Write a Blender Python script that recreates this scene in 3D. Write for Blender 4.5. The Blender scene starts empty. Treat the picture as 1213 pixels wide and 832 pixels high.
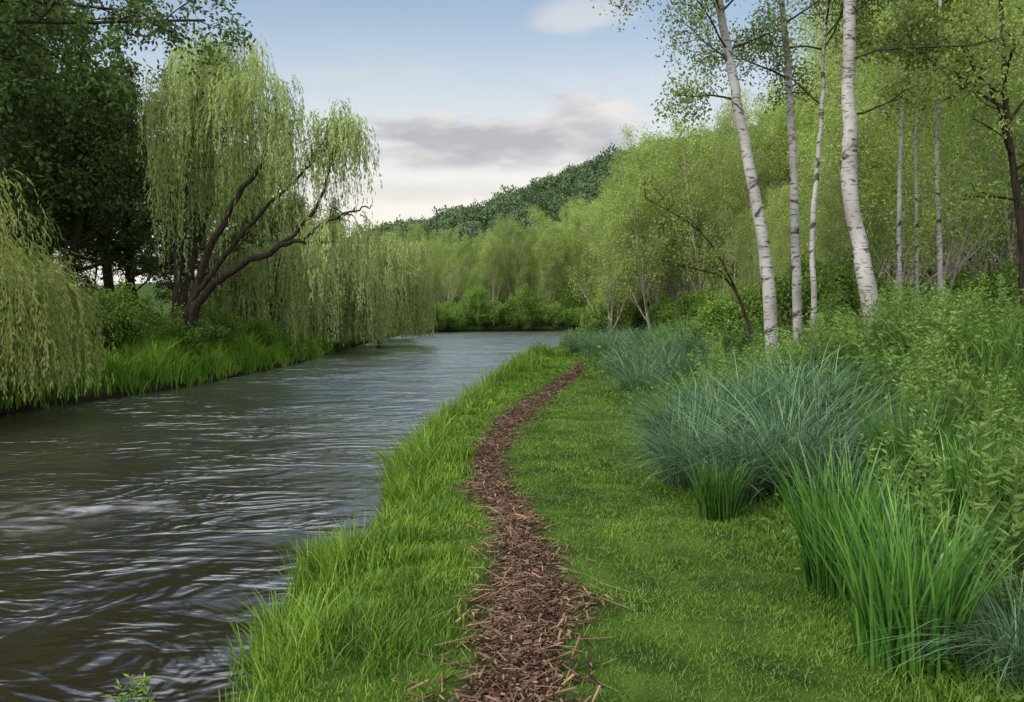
import bpy, math, random
import numpy as np
from mathutils import Vector
rng = np.random.default_rng(7)
scene = bpy.context.scene
C = scene.collection
F = 943.0; CAMZ = 2.2; pitch = math.atan(46/F)
PI = math.pi

def ray(px, py):
    u = (px-606.5)/F; v = -(py-416)/F
    return np.array([u, math.cos(pitch)+v*math.sin(pitch), -math.sin(pitch)+v*math.cos(pitch)])
def at(px, py, Y):
    r = ray(px, py); k = Y/r[1]
    return np.array([r[0]*k, Y, CAMZ+r[2]*k])
def gp(px, py, z):
    r = ray(px, py); k = (z-CAMZ)/r[2]
    return np.array([r[0]*k, r[1]*k, z])
def sm(a, b, x):
    t = np.clip((x-a)/(b-a), 0, 1); return t*t*(3-2*t)
def norm(v):
    return v/np.maximum(np.linalg.norm(v, axis=-1, keepdims=True), 1e-9)
def nz(x, y, s=1.0, k=0.0):
    x = np.asarray(x)*s; y = np.asarray(y)*s
    return (np.sin(x*1.7+1.3*np.sin(y*1.1+k)+k)+np.sin(y*2.1+1.7*np.sin(x*0.9+2*k)+k*3)+np.sin((x+y)*3.3+k+2*np.sin(x*2.3-y)))/3

# ---------------------------------------------------------------- mesh builder
class MB:
    def __init__(s): s.v=[]; s.f=[]; s.t=[]; s.n=0
    def add(s, v, fs, t):
        for f in fs:
            if len(f): s.f.append(np.asarray(f, dtype=np.int64)+s.n)
        s.v.append(v); s.t.append(t); s.n += len(v)
    def mesh(s, name, mat, smooth=True):
        v = np.concatenate(s.v).astype(np.float32); t = np.concatenate(s.t).astype(np.float32)
        me = bpy.data.meshes.new(name)
        loops = np.concatenate([f.ravel() for f in s.f]).astype(np.int32)
        tot = np.concatenate([np.full(len(f), f.shape[1]) for f in s.f])
        st = np.concatenate([[0], np.cumsum(tot)[:-1]]).astype(np.int32)
        me.vertices.add(len(v)); me.vertices.foreach_set('co', v.ravel())
        me.loops.add(len(loops)); me.loops.foreach_set('vertex_index', loops)
        me.polygons.add(len(tot)); me.polygons.foreach_set('loop_start', st)
        me.polygons.foreach_set('use_smooth', np.full(len(tot), smooth, dtype=bool))
        a = me.attributes.new('tint', 'FLOAT', 'POINT'); a.data.foreach_set('value', t)
        me.update(calc_edges=True)
        me.materials.append(mat)
        me['top'] = float(v[:, 2].max())
        return me
    def arrays(s): return np.concatenate(s.v), s.f, np.concatenate(s.t)

def blades(mb, P, h, w, az, reach, droop, tint, seg=2, R=rng):
    N = len(P)
    sa = az+PI/2+R.uniform(-.9, .9, N)
    sd = np.stack([np.cos(sa), np.sin(sa), np.zeros(N)], 1)
    d = np.stack([np.cos(az), np.sin(az), np.zeros(N)], 1)
    h = np.broadcast_to(h, N); w = np.broadcast_to(w, N); reach = np.broadcast_to(reach, N); droop = np.broadcast_to(droop, N)
    K = 2*seg+1
    V = np.zeros((N, K, 3)); T = np.zeros((N, K))
    for i in range(seg+1):
        s = i/seg
        c = P + d*(reach*h*(s**1.8))[:, None]
        c[:, 2] += h*(s-droop*s*s)
        if i < seg:
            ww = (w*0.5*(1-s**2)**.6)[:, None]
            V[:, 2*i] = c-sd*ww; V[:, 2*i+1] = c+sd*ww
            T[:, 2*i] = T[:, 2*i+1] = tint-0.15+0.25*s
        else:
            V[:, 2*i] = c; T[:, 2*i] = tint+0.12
    b = (np.arange(N)*K)[:, None]
    q = np.concatenate([b+np.array([[2*i, 2*i+1, 2*i+3, 2*i+2]]) for i in range(seg-1)]) if seg > 1 else np.zeros((0, 4), int)
    t = b+np.array([[2*seg-2, 2*seg-1, 2*seg]])
    mb.add(V.reshape(-1, 3), [q, t], T.ravel())

def leaves(mb, P, D, L, W, tint, R=rng):
    N = len(P)
    D = norm(D); S = norm(np.cross(D, R.normal(size=(N, 3))))
    L = np.broadcast_to(L, N)[:, None]; W = np.broadcast_to(W, N)[:, None]
    V = np.stack([P, P+D*L*.45+S*W*.5, P+D*L, P+D*L*.45-S*W*.5], 1)
    q = (np.arange(N)*4)[:, None]+np.arange(4)[None]
    mb.add(V.reshape(-1, 3), [q], np.repeat(np.broadcast_to(tint, N), 4))

def tube(mb, pts, rad, sides=6, tint=.5):
    pts = np.asarray(pts, float); n = len(pts)
    tg = norm(np.gradient(pts, axis=0))
    ref = np.array([0.37, 0.91, 0.13]) if abs(tg[0] @ norm(np.array([0.37, .91, .13]))) < .9 else np.array([1., 0, 0])
    a = norm(np.cross(tg, ref)); b = np.cross(tg, a)
    an = np.linspace(0, 2*PI, sides, endpoint=False)
    V = pts[:, None]+(a[:, None]*np.cos(an)[None, :, None]+b[:, None]*np.sin(an)[None, :, None])*np.asarray(rad)[:, None, None]
    i = np.arange(n-1)[:, None]*sides; j = np.arange(sides)[None]; j2 = (j+1) % sides
    q = np.stack([i+j, i+j2, i+sides+j2, i+sides+j], -1).reshape(-1, 4)
    mb.add(V.reshape(-1, 3), [q], np.full(n*sides, tint))

def smooth_poly(pts, k=5):
    pts = np.asarray(pts, float); n = len(pts)
    P = np.vstack([2*pts[0]-pts[1], pts, 2*pts[-1]-pts[-2]])
    out = []
    for i in range(n-1):
        p0, p1, p2, p3 = P[i:i+4]
        for t in np.linspace(0, 1, k, endpoint=False):
            out.append(.5*((2*p1)+(-p0+p2)*t+(2*p0-5*p1+4*p2-p3)*t*t+(-p0+3*p1-3*p2+p3)*t**3))
    out.append(pts[-1]); return np.array(out)

def grow(mb, tips, p, d, L, r, lvl, cfg, R, k=5):
    p = np.array(p, float); d = norm(np.array(d, float))
    pts = [p]; ds = [d]
    for i in range(k):
        d = norm(d+R.normal(0, cfg['w'], 3)+np.array([0, 0, cfg['up'][lvl]]))
        p = p+d*L/k; pts.append(p); ds.append(d)
    mx = len(cfg['n'])
    rad = np.linspace(r, r*(.5 if lvl < mx else .25), k+1)
    if lvl == 0: rad[0] *= 1.25
    tube(mb, pts, rad, 9 if lvl == 0 else (5 if lvl == 1 else 3))
    if lvl >= mx-1 and lvl > 0: tips.extend(pts[2:])
    if lvl < mx:
        n = cfg['n'][lvl]; a0 = R.uniform(0, 6.28)
        for j in range(n):
            t = cfg['t0'][lvl]+(1-cfg['t0'][lvl])*(j+R.uniform(.2, .9))/n
            i = min(int(t*k), k-1); fr = t*k-i
            q = pts[i]*(1-fr)+pts[i+1]*fr
            az = a0+j*2.4+R.uniform(-.4, .4)
            u = norm(np.cross(ds[i], np.array([.3, .2, .93])+1e-3)); v = np.cross(ds[i], u)
            an = cfg['ang'][lvl]*R.uniform(.75, 1.2)
            cd = ds[i]*math.cos(an)+(u*math.cos(az)+v*math.sin(az))*math.sin(an)
            cl = L*cfg['ratio'][lvl]*(1.15-.55*t)*R.uniform(.75, 1.2)
            grow(mb, tips, q, cd, cl, rad[i]*.55, lvl+1, cfg, R)

def crown_from(tips, n_per, sig, L, W, R, droop=.3, keep=None):
    mb = MB(); T = np.array(tips)
    if keep is not None: T = T[keep(T)]
    ct = R.uniform(.1, .9, len(T))
    idx = np.repeat(np.arange(len(T)), n_per)
    P = T[idx]+R.normal(0, sig, (len(idx), 3))
    D = R.normal(0, 1, (len(idx), 3)); D[:, 2] -= droop
    t = ct[idx]+R.normal(0, .15, len(idx))
    leaves(mb, P, D, L*R.uniform(.6, 1.3, len(idx)), W*R.uniform(.7, 1.2, len(idx)), t, R)
    return mb

# ---------------------------------------------------------------- materials
def newmat(name):
    m = bpy.data.materials.new(name); m.use_nodes = True
    nt = m.node_tree; nt.nodes.clear()
    return m, nt, nt.nodes, nt.links
def foliage(name, c0, c1, trans=.25, rough=.5, spec=.25, vary=.25, matte=False):
    m, nt, N, L = newmat(name)
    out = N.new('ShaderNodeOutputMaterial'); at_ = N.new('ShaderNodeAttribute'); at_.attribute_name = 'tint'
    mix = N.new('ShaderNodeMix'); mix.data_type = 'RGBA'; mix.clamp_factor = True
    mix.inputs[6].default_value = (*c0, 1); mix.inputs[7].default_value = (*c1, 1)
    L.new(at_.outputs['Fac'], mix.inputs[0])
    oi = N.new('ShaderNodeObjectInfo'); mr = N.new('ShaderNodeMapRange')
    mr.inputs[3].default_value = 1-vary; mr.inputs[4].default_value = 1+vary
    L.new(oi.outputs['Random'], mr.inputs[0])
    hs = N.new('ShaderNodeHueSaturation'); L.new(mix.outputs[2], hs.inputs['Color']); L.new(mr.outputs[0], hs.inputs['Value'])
    if matte:
        p = N.new('ShaderNodeBsdfDiffuse'); L.new(hs.outputs[0], p.inputs[0])
    else:
        p = N.new('ShaderNodeBsdfPrincipled'); p.inputs['Roughness'].default_value = rough
        p.inputs['Specular IOR Level'].default_value = spec
        L.new(hs.outputs[0], p.inputs['Base Color'])
    if trans > 0:
        tr = N.new('ShaderNodeBsdfTranslucent')
        h2 = N.new('ShaderNodeHueSaturation'); h2.inputs['Hue'].default_value = .487; h2.inputs['Value'].default_value = 1.35
        L.new(hs.outputs[0], h2.inputs['Color']); L.new(h2.outputs[0], tr.inputs['Color'])
        ms = N.new('ShaderNodeMixShader'); ms.inputs[0].default_value = trans
        L.new(p.outputs[0], ms.inputs[1]); L.new(tr.outputs[0], ms.inputs[2]); L.new(ms.outputs[0], out.inputs[0])
    else: L.new(p.outputs[0], out.inputs[0])
    return m
def noisy(name, c0, c1, scale=(5, 5, 5), rough=.9, lo=.35, hi=.65, bump=.3, dist=.02, detail=6):
    m, nt, N, L = newmat(name)
    out = N.new('ShaderNodeOutputMaterial'); tc = N.new('ShaderNodeTexCoord'); mp = N.new('ShaderNodeMapping')
    mp.inputs['Scale'].default_value = scale; L.new(tc.outputs['Object'], mp.inputs[0])
    no = N.new('ShaderNodeTexNoise'); no.inputs['Scale'].default_value = 1; no.inputs['Detail'].default_value = detail
    no.inputs['Roughness'].default_value = .65
    L.new(mp.outputs[0], no.inputs['Vector'])
    r = N.new('ShaderNodeValToRGB'); r.color_ramp.elements[0].position = lo; r.color_ramp.elements[1].position = hi
    r.color_ramp.elements[0].color = (*c0, 1); r.color_ramp.elements[1].color = (*c1, 1)
    L.new(no.outputs['Fac'], r.inputs[0])
    p = N.new('ShaderNodeBsdfPrincipled'); p.inputs['Roughness'].default_value = rough; p.inputs['Specular IOR Level'].default_value = .2
    L.new(r.outputs[0], p.inputs['Base Color'])
    b = N.new('ShaderNodeBump'); b.inputs['Strength'].default_value = bump; b.inputs['Distance'].default_value = dist
    L.new(no.outputs['Fac'], b.inputs['Height']); L.new(b.outputs[0], p.inputs['Normal'])
    L.new(p.outputs[0], out.inputs[0])
    return m
M = {}
M['lawn'] = foliage('lawn_grass', (.04, .095, .010), (.22, .36, .045), .25)
M['bank'] = foliage('bank_grass', (.035, .10, .010), (.26, .42, .045), .3)
M['left'] = foliage('left_bank_grass', (.04, .11, .014), (.22, .37, .05), .25, matte=True)
M['under'] = foliage('undergrowth', (.035, .085, .020), (.17, .29, .065), .25, matte=True)
M['sedge'] = foliage('sedge_blue', (.022, .072, .034), (.20, .33, .165), .2, .5, .3)
M['reed'] = foliage('reed_green', (.015, .075, .012), (.14, .30, .05), .25, .35, .4)
M['herb'] = foliage('herb_leaf', (.05, .12, .025), (.23, .36, .08), .3)
M['willow'] = foliage('willow_leaf', (.17, .23, .075), (.52, .62, .26), .32, matte=True)
M['willow2'] = foliage('willow_leaf_bright', (.16, .22, .055), (.54, .63, .21), .3, matte=True)
M['dark'] = foliage('dark_leaf', (.034, .062, .022), (.15, .22, .065), .22, matte=True)
M['scrub'] = foliage('spring_leaf', (.16, .23, .06), (.44, .56, .17), .34, vary=.24, matte=True)
M['birchleaf'] = foliage('birch_leaf', (.08, .13, .025), (.27, .34, .08), .35)
M['shrub'] = foliage('shrub_leaf', (.06, .13, .025), (.25, .37, .08), .25, matte=True)
M['hill'] = foliage('hill_leaf_hazed', (.055, .095, .058), (.16, .225, .11), 0, vary=0, matte=True)  # paler, bluish leaf colours stand in for aerial haze over the hill
M['bark'] = noisy('dark_bark', (.014, .010, .008), (.07, .052, .04), (14, 14, 3))
M['pale'] = noisy('pale_bark', (.20, .17, .14), (.50, .45, .39), (6, 6, 12))
M['stem'] = noisy('green_stem', (.05, .10, .02), (.10, .18, .04), (9, 9, 9))
M['chip'] = foliage('wood_chip', (.022, .012, .008), (.40, .26, .17), 0, .8, .15)
M['soil'] = noisy('mulch_soil', (.014, .008, .005), (.07, .040, .026), (30, 30, 30), bump=.6)
m, nt, N, L = newmat('birch_bark')
out = N.new('ShaderNodeOutputMaterial'); tc = N.new('ShaderNodeTexCoord')
def nn(scale, detail=4, dist=0):
    mp = N.new('ShaderNodeMapping'); mp.inputs['Scale'].default_value = scale; L.new(tc.outputs['Object'], mp.inputs[0])
    no = N.new('ShaderNodeTexNoise'); no.inputs['Scale'].default_value = 1; no.inputs['Detail'].default_value = detail; no.inputs['Distortion'].default_value = dist
    L.new(mp.outputs[0], no.inputs['Vector']); return no
def ramp(src, a, b, ca, cb):
    r = N.new('ShaderNodeValToRGB'); r.color_ramp.elements[0].position = a; r.color_ramp.elements[1].position = b
    r.color_ramp.elements[0].color = (*ca, 1); r.color_ramp.elements[1].color = (*cb, 1); L.new(src, r.inputs[0]); return r
n1 = nn((7, 7, 38)); n2 = nn((3, 3, 5), 5, 1); n3 = nn((2, 2, 1.2))
r1 = ramp(n1.outputs['Fac'], .36, .43, (.03, .025, .02), (1, 1, 1))
r2 = ramp(n2.outputs['Fac'], .37, .44, (.04, .035, .03), (1, 1, 1))
r3 = ramp(n3.outputs['Fac'], .3, .7, (.26, .24, .23), (.52, .50, .49))
ma = N.new('ShaderNodeMix'); ma.data_type = 'RGBA'; ma.blend_type = 'MULTIPLY'; ma.inputs[0].default_value = .75
L.new(r3.outputs[0], ma.inputs[6]); L.new(r1.outputs[0], ma.inputs[7])
mbn = N.new('ShaderNodeMix'); mbn.data_type = 'RGBA'; mbn.blend_type = 'MULTIPLY'; mbn.inputs[0].default_value = .9
L.new(ma.outputs[2], mbn.inputs[6]); L.new(r2.outputs[0], mbn.inputs[7])
p = N.new('ShaderNodeBsdfPrincipled'); p.inputs['Roughness'].default_value = .75; L.new(mbn.outputs[2], p.inputs['Base Color'])
b = N.new('ShaderNodeBump'); b.inputs['Strength'].default_value = .4; b.inputs['Distance'].default_value = .01
L.new(n2.outputs['Fac'], b.inputs['Height']); L.new(b.outputs[0], p.inputs['Normal']); L.new(p.outputs[0], out.inputs[0])
M['birch'] = m
m, nt, N, L = newmat('ground_soil_and_turf')
out = N.new('ShaderNodeOutputMaterial'); tc = N.new('ShaderNodeTexCoord')
n1 = nn((3, 3, 3), 8); r1 = ramp(n1.outputs['Fac'], .35, .65, (.02, .038, .008), (.06, .11, .016))
ge = N.new('ShaderNodeNewGeometry'); sx = N.new('ShaderNodeSeparateXYZ'); L.new(ge.outputs['Position'], sx.inputs[0])
mr = N.new('ShaderNodeMapRange'); mr.inputs[1].default_value = .1; mr.inputs[2].default_value = .35; L.new(sx.outputs['Z'], mr.inputs[0])
mx = N.new('ShaderNodeMix'); mx.data_type = 'RGBA'; mx.inputs[6].default_value = (.015, .011, .007, 1)
L.new(mr.outputs[0], mx.inputs[0]); L.new(r1.outputs[0], mx.inputs[7])
p = N.new('ShaderNodeBsdfPrincipled'); p.inputs['Roughness'].default_value = 1; p.inputs['Specular IOR Level'].default_value = .1; L.new(mx.outputs[2], p.inputs['Base Color'])
L.new(p.outputs[0], out.inputs[0]); M['ground'] = m
# water
m, nt, N, L = newmat('river_water')
out = N.new('ShaderNodeOutputMaterial'); tc = N.new('ShaderNodeTexCoord')
a1 = nn((.75, 1.3, 1), 2, 2.6); a2 = nn((2.0, 3.8, 1), 3, 1.8); a3 = nn((.22, .34, 1), 3, 1.4)
def math_(op, a, bb):
    x = N.new('ShaderNodeMath'); x.operation = op
    for i, q in enumerate((a, bb)):
        if isinstance(q, (int, float)): x.inputs[i].default_value = q
        else: L.new(q, x.inputs[i])
    return x.outputs[0]
hh = math_('ADD', math_('MULTIPLY', a1.outputs['Fac'], 1.0), math_('MULTIPLY', a2.outputs['Fac'], .20))
amp = N.new('ShaderNodeMapRange'); amp.inputs[1].default_value = .36; amp.inputs[2].default_value = .64; amp.inputs[3].default_value = .22; amp.inputs[4].default_value = 1
L.new(a3.outputs['Fac'], amp.inputs[0])
hh = math_('MULTIPLY', hh, amp.outputs[0])
b = N.new('ShaderNodeBump'); b.inputs['Strength'].default_value = 1; b.inputs['Distance'].default_value = .15; L.new(hh, b.inputs['Height'])
body = N.new('ShaderNodeBsdfDiffuse'); body.inputs[0].default_value = (.017, .011, .005, 1)
gl = N.new('ShaderNodeBsdfGlossy'); gl.inputs['Roughness'].default_value = .20; gl.inputs['Color'].default_value = (.90, .96, 1, 1); L.new(b.outputs[0], gl.inputs['Normal'])
fz = N.new('ShaderNodeFresnel'); fz.inputs['IOR'].default_value = 1.36
fb = N.new('ShaderNodeFresnel'); fb.inputs['IOR'].default_value = 1.36; L.new(b.outputs[0], fb.inputs['Normal'])
fac = math_('ADD', math_('MULTIPLY', math_('POWER', fz.outputs[0], .66), .84), math_('MULTIPLY', fb.outputs[0], .16))
pm = N.new('ShaderNodeMixShader'); L.new(fac, pm.inputs[0]); L.new(body.outputs[0], pm.inputs[1]); L.new(gl.outputs[0], pm.inputs[2])
ge = N.new('ShaderNodeNewGeometry'); sx = N.new('ShaderNodeSeparateXYZ'); L.new(ge.outputs['Position'], sx.inputs[0])
a4 = nn((1.6, 4, 1), 5, 1.8); a5 = nn((1.1, 1.1, 1), 3, .5)
wy = math_('ADD', sx.outputs['Y'], math_('MULTIPLY', math_('SUBTRACT', a5.outputs['Fac'], .5), 2.4))
def gauss(cx, cy, rx, ry):
    dx = math_('DIVIDE', math_('SUBTRACT', sx.outputs['X'], cx), rx); dy = math_('DIVIDE', math_('SUBTRACT', wy, cy), ry)
    s = math_('ADD', math_('MULTIPLY', dx, dx), math_('MULTIPLY', dy, dy))
    return math_('EXPONENT', math_('MULTIPLY', s, -1), 0)
g = math_('ADD', gauss(-4.7, 8.8, .8, .24), math_('MULTIPLY', gauss(-5.4, 8.0, .7, .32), .8))
fr = N.new('ShaderNodeMapRange'); fr.inputs[1].default_value = .38; fr.inputs[2].default_value = .66; L.new(a4.outputs['Fac'], fr.inputs[0])
foam = math_('MULTIPLY', math_('MULTIPLY', g, fr.outputs[0]), .85)
df = N.new('ShaderNodeBsdfDiffuse'); df.inputs[0].default_value = (.48, .50, .54, 1)
ms = N.new('ShaderNodeMixShader'); L.new(foam, ms.inputs[0]); L.new(pm.outputs[0], ms.inputs[1]); L.new(df.outputs[0], ms.inputs[2])
L.new(ms.outputs[0], out.inputs[0]); M['water'] = m

# ---------------------------------------------------------------- object helpers
def link(name, me, parent=None, loc=None):
    o = bpy.data.objects.new(name, me); C.objects.link(o)
    if parent: o.parent = parent
    if loc is not None: o.location = loc
    return o
def tag(o, label=None, cat=None, group=None, kind=None):
    if label: o['label'] = label
    if cat: o['category'] = cat
    if group: o['group'] = group
    if kind: o['kind'] = kind
    return o
def thing(name, label, cat, parts, loc, rz=0, sc=1, group=None):
    r = bpy.data.objects.new(name, None); C.objects.link(r); r.empty_display_size = .3
    r.location = loc; r.rotation_euler = (0, 0, rz)
    r.scale = sc if isinstance(sc, tuple) else (sc, sc, sc)
    tag(r, label, cat, group)
    for n, me in parts: link(n, me, r)
    return r

# ---------------------------------------------------------------- terrain
YR = [-40, 4.5, 6.0, 7.3, 8.6, 10.6, 12, 13.5, 15.4, 20.7, 29.6, 37.7, 52, 58, 66, 78, 95, 120]
XR = [-1.4, -1.4, -1.45, -1.08, -1.08, -1.42, -1.15, -1.3, -1.05, -.55, .25, 1.6, 3.6, 6.5, 14, 32, 90, 300]
YL = [-40, 0, 17, 24, 35, 52, 70, 80, 86, 91, 95, 100, 110]
XL = [-13, -12, -11.0, -9.5, -9.3, -10.3, -10.8, -11, -10, -5, 8, 40, 300]
def hgt(x, y):
    x = np.asarray(x, float); y = np.asarray(y, float)
    xr = np.interp(y, YR, XR); xl = np.interp(y, YL, XL)
    sr = x-xr; sl = xl-x
    wob = .14*nz(x, y, 1.3, 1)
    q = np.minimum(x-2.2, sr-3.6)
    zr = -.8+1.3*sm(-.7, .5, sr+wob)+1.15*sm(0, 4.2, q)+.06*np.clip(q-4, 0, 60)
    zl = -.8+1.3*sm(-.8, .45, sl+wob)+.7*sm(.5, 4, sl)+.05*np.clip(sl-4, 0, 20)
    z = np.maximum(zr, zl)
    z += .025*nz(x, y, .8, 2)*sm(0, .5, z)
    Rh = np.interp(x, [-300, -160, -80, -50, -38, -13, 4, 20, 32, 48, 67, 97, 167, 300], [5, 7, 11, 16, 21, 28, 34, 41, 45, 49, 52, 56, 62, 70])
    z += Rh*sm(125, 265, y)*(1-.5*sm(275, 600, y))
    return z
n = 340
u = np.linspace(-1, 1, n); X = np.sinh(u*6.2)*1.25; X = np.sort(X)
v = np.linspace(0, 1, n); Y = -40+np.concatenate([np.linspace(0, 42, 40, endpoint=False), 42+ (np.exp(np.linspace(0, 1, n-40)*5.0)-1)/(math.exp(5.0)-1)*760])
XX, YY = np.meshgrid(X, Y)
V = np.stack([XX, YY, hgt(XX, YY)], -1).reshape(-1, 3)
i = np.arange(len(Y)-1)[:, None]*n; j = np.arange(n-1)[None]
q = np.stack([i+j, i+j+1, i+n+j+1, i+n+j], -1).reshape(-1, 4)
g_ = MB(); g_.add(V, [q], np.zeros(len(V)))
tag(link('ground', g_.mesh('ground', M['ground'])), 'green river banks and hillside terrain', 'ground', kind='structure')
w_ = MB(); w_.add(np.array([[-16, -40, 0], [120, -40, 0], [120, 112, 0], [-16, 112, 0]], float), [np.array([[0, 1, 2, 3]])], np.zeros(4))
tag(link('river_water', w_.mesh('river_water', M['water'])), 'rippling brown and blue river water', 'river', kind='structure')

# ---------------------------------------------------------------- path
pc = [(608, 900, 122), (612, 832, 104), (622, 760, 80), (628, 700, 64), (622, 650, 50), (603, 610, 36), (583, 580, 28), (576, 550, 27), (592, 515, 26), (622, 485, 23), (655, 462, 19), (675, 447, 14), (686, 436, 9), (690, 431, 6)]
pp = np.array([[*gp(a, b_, .5)[:2], w*gp(a, b_, .5)[1]/F] for a, b_, w in pc])
pp = np.vstack([[pp[0, 0], -3, pp[0, 2]], pp])
yy = np.concatenate([np.arange(-3, 12, .12), np.arange(12, pp[-1, 1], .3)])
def pcx(y): return np.interp(y, pp[:, 1], pp[:, 0])+.03*np.sin(y*3.1)+.02*np.sin(y*7.3)
def pcw(y): return np.interp(y, pp[:, 1], pp[:, 2])*(1+.2*np.sin(y*4.3+1)*np.sin(y*1.9))
K = 9
tt = np.linspace(-.5, .5, K)
PX = pcx(yy)[:, None]+tt[None]*(pcw(yy)*1.0)[:, None]
PY = np.repeat(yy[:, None], K, 1)
PZ = hgt(PX, PY)+.015-.02*(np.abs(tt[None])*2)**3
mb = MB(); i = np.arange(len(yy)-1)[:, None]*K; j = np.arange(K-1)[None]
mb.add(np.stack([PX, PY, PZ], -1).reshape(-1, 3), [np.stack([i+j, i+j+1, i+K+j+1, i+K+j], -1).reshape(-1, 4)], np.zeros(PX.size))
tag(link('mulch_path', mb.mesh('mulch_path', M['soil'])), 'winding brown bark mulch footpath through the grass', 'path', kind='structure')
mb = MB()
for (y0, y1, n_, sc, straw) in ((2.2, 5, 4800, 1.3, 0), (5, 9, 4200, 1.25, 0), (9, 16, 3400, 1.35, 0), (16, 27, 2000, 1.7, 0), (2.4, 8, 320, 2.3, 1)):
    y = rng.uniform(y0, y1, n_); off = np.clip(rng.normal(0, .75 if straw else .40, n_), -1.5, 1.5)*(1+.35*nz(y, y, 4, 2))
    x = pcx(y)+off*pcw(y)
    z = hgt(x, y)+.02+rng.uniform(0, .035, n_)*(np.clip(1-np.abs(off), .2, 1) if not straw else 1)
    Ln = rng.gamma(1.5, .027, n_)*sc+.012; Wd = rng.uniform(.003, .012 if not straw else .004, n_)*(sc if not straw else 1); Th = rng.uniform(.002, .005, n_)*(sc if not straw else .6)
    az = rng.uniform(0, 2*PI, n_); el = rng.normal(0, .28 if not straw else .1, n_)
    d = np.stack([np.cos(az)*np.cos(el), np.sin(az)*np.cos(el), np.sin(el)], 1)
    s = norm(np.cross(d, np.array([0, 0, 1.])+rng.normal(0, .3, (n_, 3)))); t = np.cross(s, d)
    c = np.stack([x, y, z], 1); vs = []
    for a in (-.5, .5):
        for (bx_, cx_) in ((-.5, -.5), (.5, -.5), (.5, .5), (-.5, .5)):
            tp = .4 if a > 0 else 1
            vs.append(c+d*(a*Ln)[:, None]+s*(bx_*Wd*tp)[:, None]+t*(cx_*Th)[:, None])
    Vv = np.stack(vs, 1).reshape(-1, 3); b0 = (np.arange(n_)*8)[:, None]
    fq = np.concatenate([b0+np.array([[*r_]]) for r_ in ((0, 3, 2, 1), (4, 5, 6, 7), (0, 1, 5, 4), (1, 2, 6, 5), (2, 3, 7, 6), (3, 0, 4, 7))])
    mb.add(Vv, [fq], np.repeat(rng.beta(.8, 2.5, n_) if not straw else rng.uniform(.5, 1, n_), 8))
tag(link('bark_chips', mb.mesh('bark_chips', M['chip'], False)), 'loose brown bark chips and straw strewn along the footpath', 'bark chips', kind='stuff')

# ---------------------------------------------------------------- grass
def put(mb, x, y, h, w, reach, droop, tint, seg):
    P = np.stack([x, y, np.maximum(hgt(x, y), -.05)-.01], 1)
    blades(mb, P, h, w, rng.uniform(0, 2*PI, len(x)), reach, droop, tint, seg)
lawn = MB(); bank = MB()
for (y0, y1, dens, w) in ((2.0, 5, 5400, .0048), (5, 8, 4200, .006), (8, 13, 2200, .009), (13, 22, 1000, .015), (22, 45, 340, .03)):
    x1 = 2.7 if y1 < 20 else 6
    area = (x1+2.0)*(y1-y0); n_ = int(area*dens)
    x = rng.uniform(-2.0, x1, n_); y = rng.uniform(y0, y1, n_)
    s = x-np.interp(y, YR, XR); dp = (x-pcx(y))/np.maximum(pcw(y), .12); pw = np.abs(dp)
    ragged = .42+.3*nz(x, y, 6, 4)
    keep = (s > -.05) & ((pw > ragged) | (y > 25.8)) & ((pw > .9) | (rng.random(n_) < .55) | (y > 25))
    x, y, s, dp = x[keep], y[keep], s[keep], dp[keep]
    right = dp > 0
    patch = nz(x, y, 1.5, 5)
    xr_, yr_ = x[right], y[right]; k = len(xr_)
    far = sm(1.4, 2.4, xr_-.02*yr_)
    h = rng.uniform(.018, .048, k)*(1+.35*nz(xr_, yr_, 4, 2))*(1+far*3)*(1+1.4*(rng.random(k) < .03))
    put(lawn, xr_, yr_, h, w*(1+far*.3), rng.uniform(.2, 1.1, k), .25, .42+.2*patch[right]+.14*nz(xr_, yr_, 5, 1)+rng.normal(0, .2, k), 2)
    l_ = ~right; xl_, yl_, sl_ = x[l_], y[l_], s[l_]; k = len(xl_)
    thin = rng.random(k) < .75
    xl_, yl_, sl_ = xl_[thin], yl_[thin], sl_[thin]; k = len(xl_)
    edge = np.exp(-(sl_/.35)**2); cl = np.clip(nz(xl_, yl_, 2.3, 3)*1.4+.4, 0, 1.5)
    near_path = sm(.05, .5, -(xl_-pcx(yl_)+pcw(yl_)*.5))
    h = rng.uniform(.4, 1, k)*(.04+.10*near_path*(.2+cl)+.12*edge*cl)
    put(bank, xl_, yl_, h, w*(1.1+1.0*edge), rng.uniform(.1, .8, k), .25, .42+.26*nz(xl_, yl_, 2, 8)+rng.normal(0, .2, k), 2 if y0 > 8 else 3)
def X0(Y, s): return (float(np.interp(Y, YR, XR))+s, Y)
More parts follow.
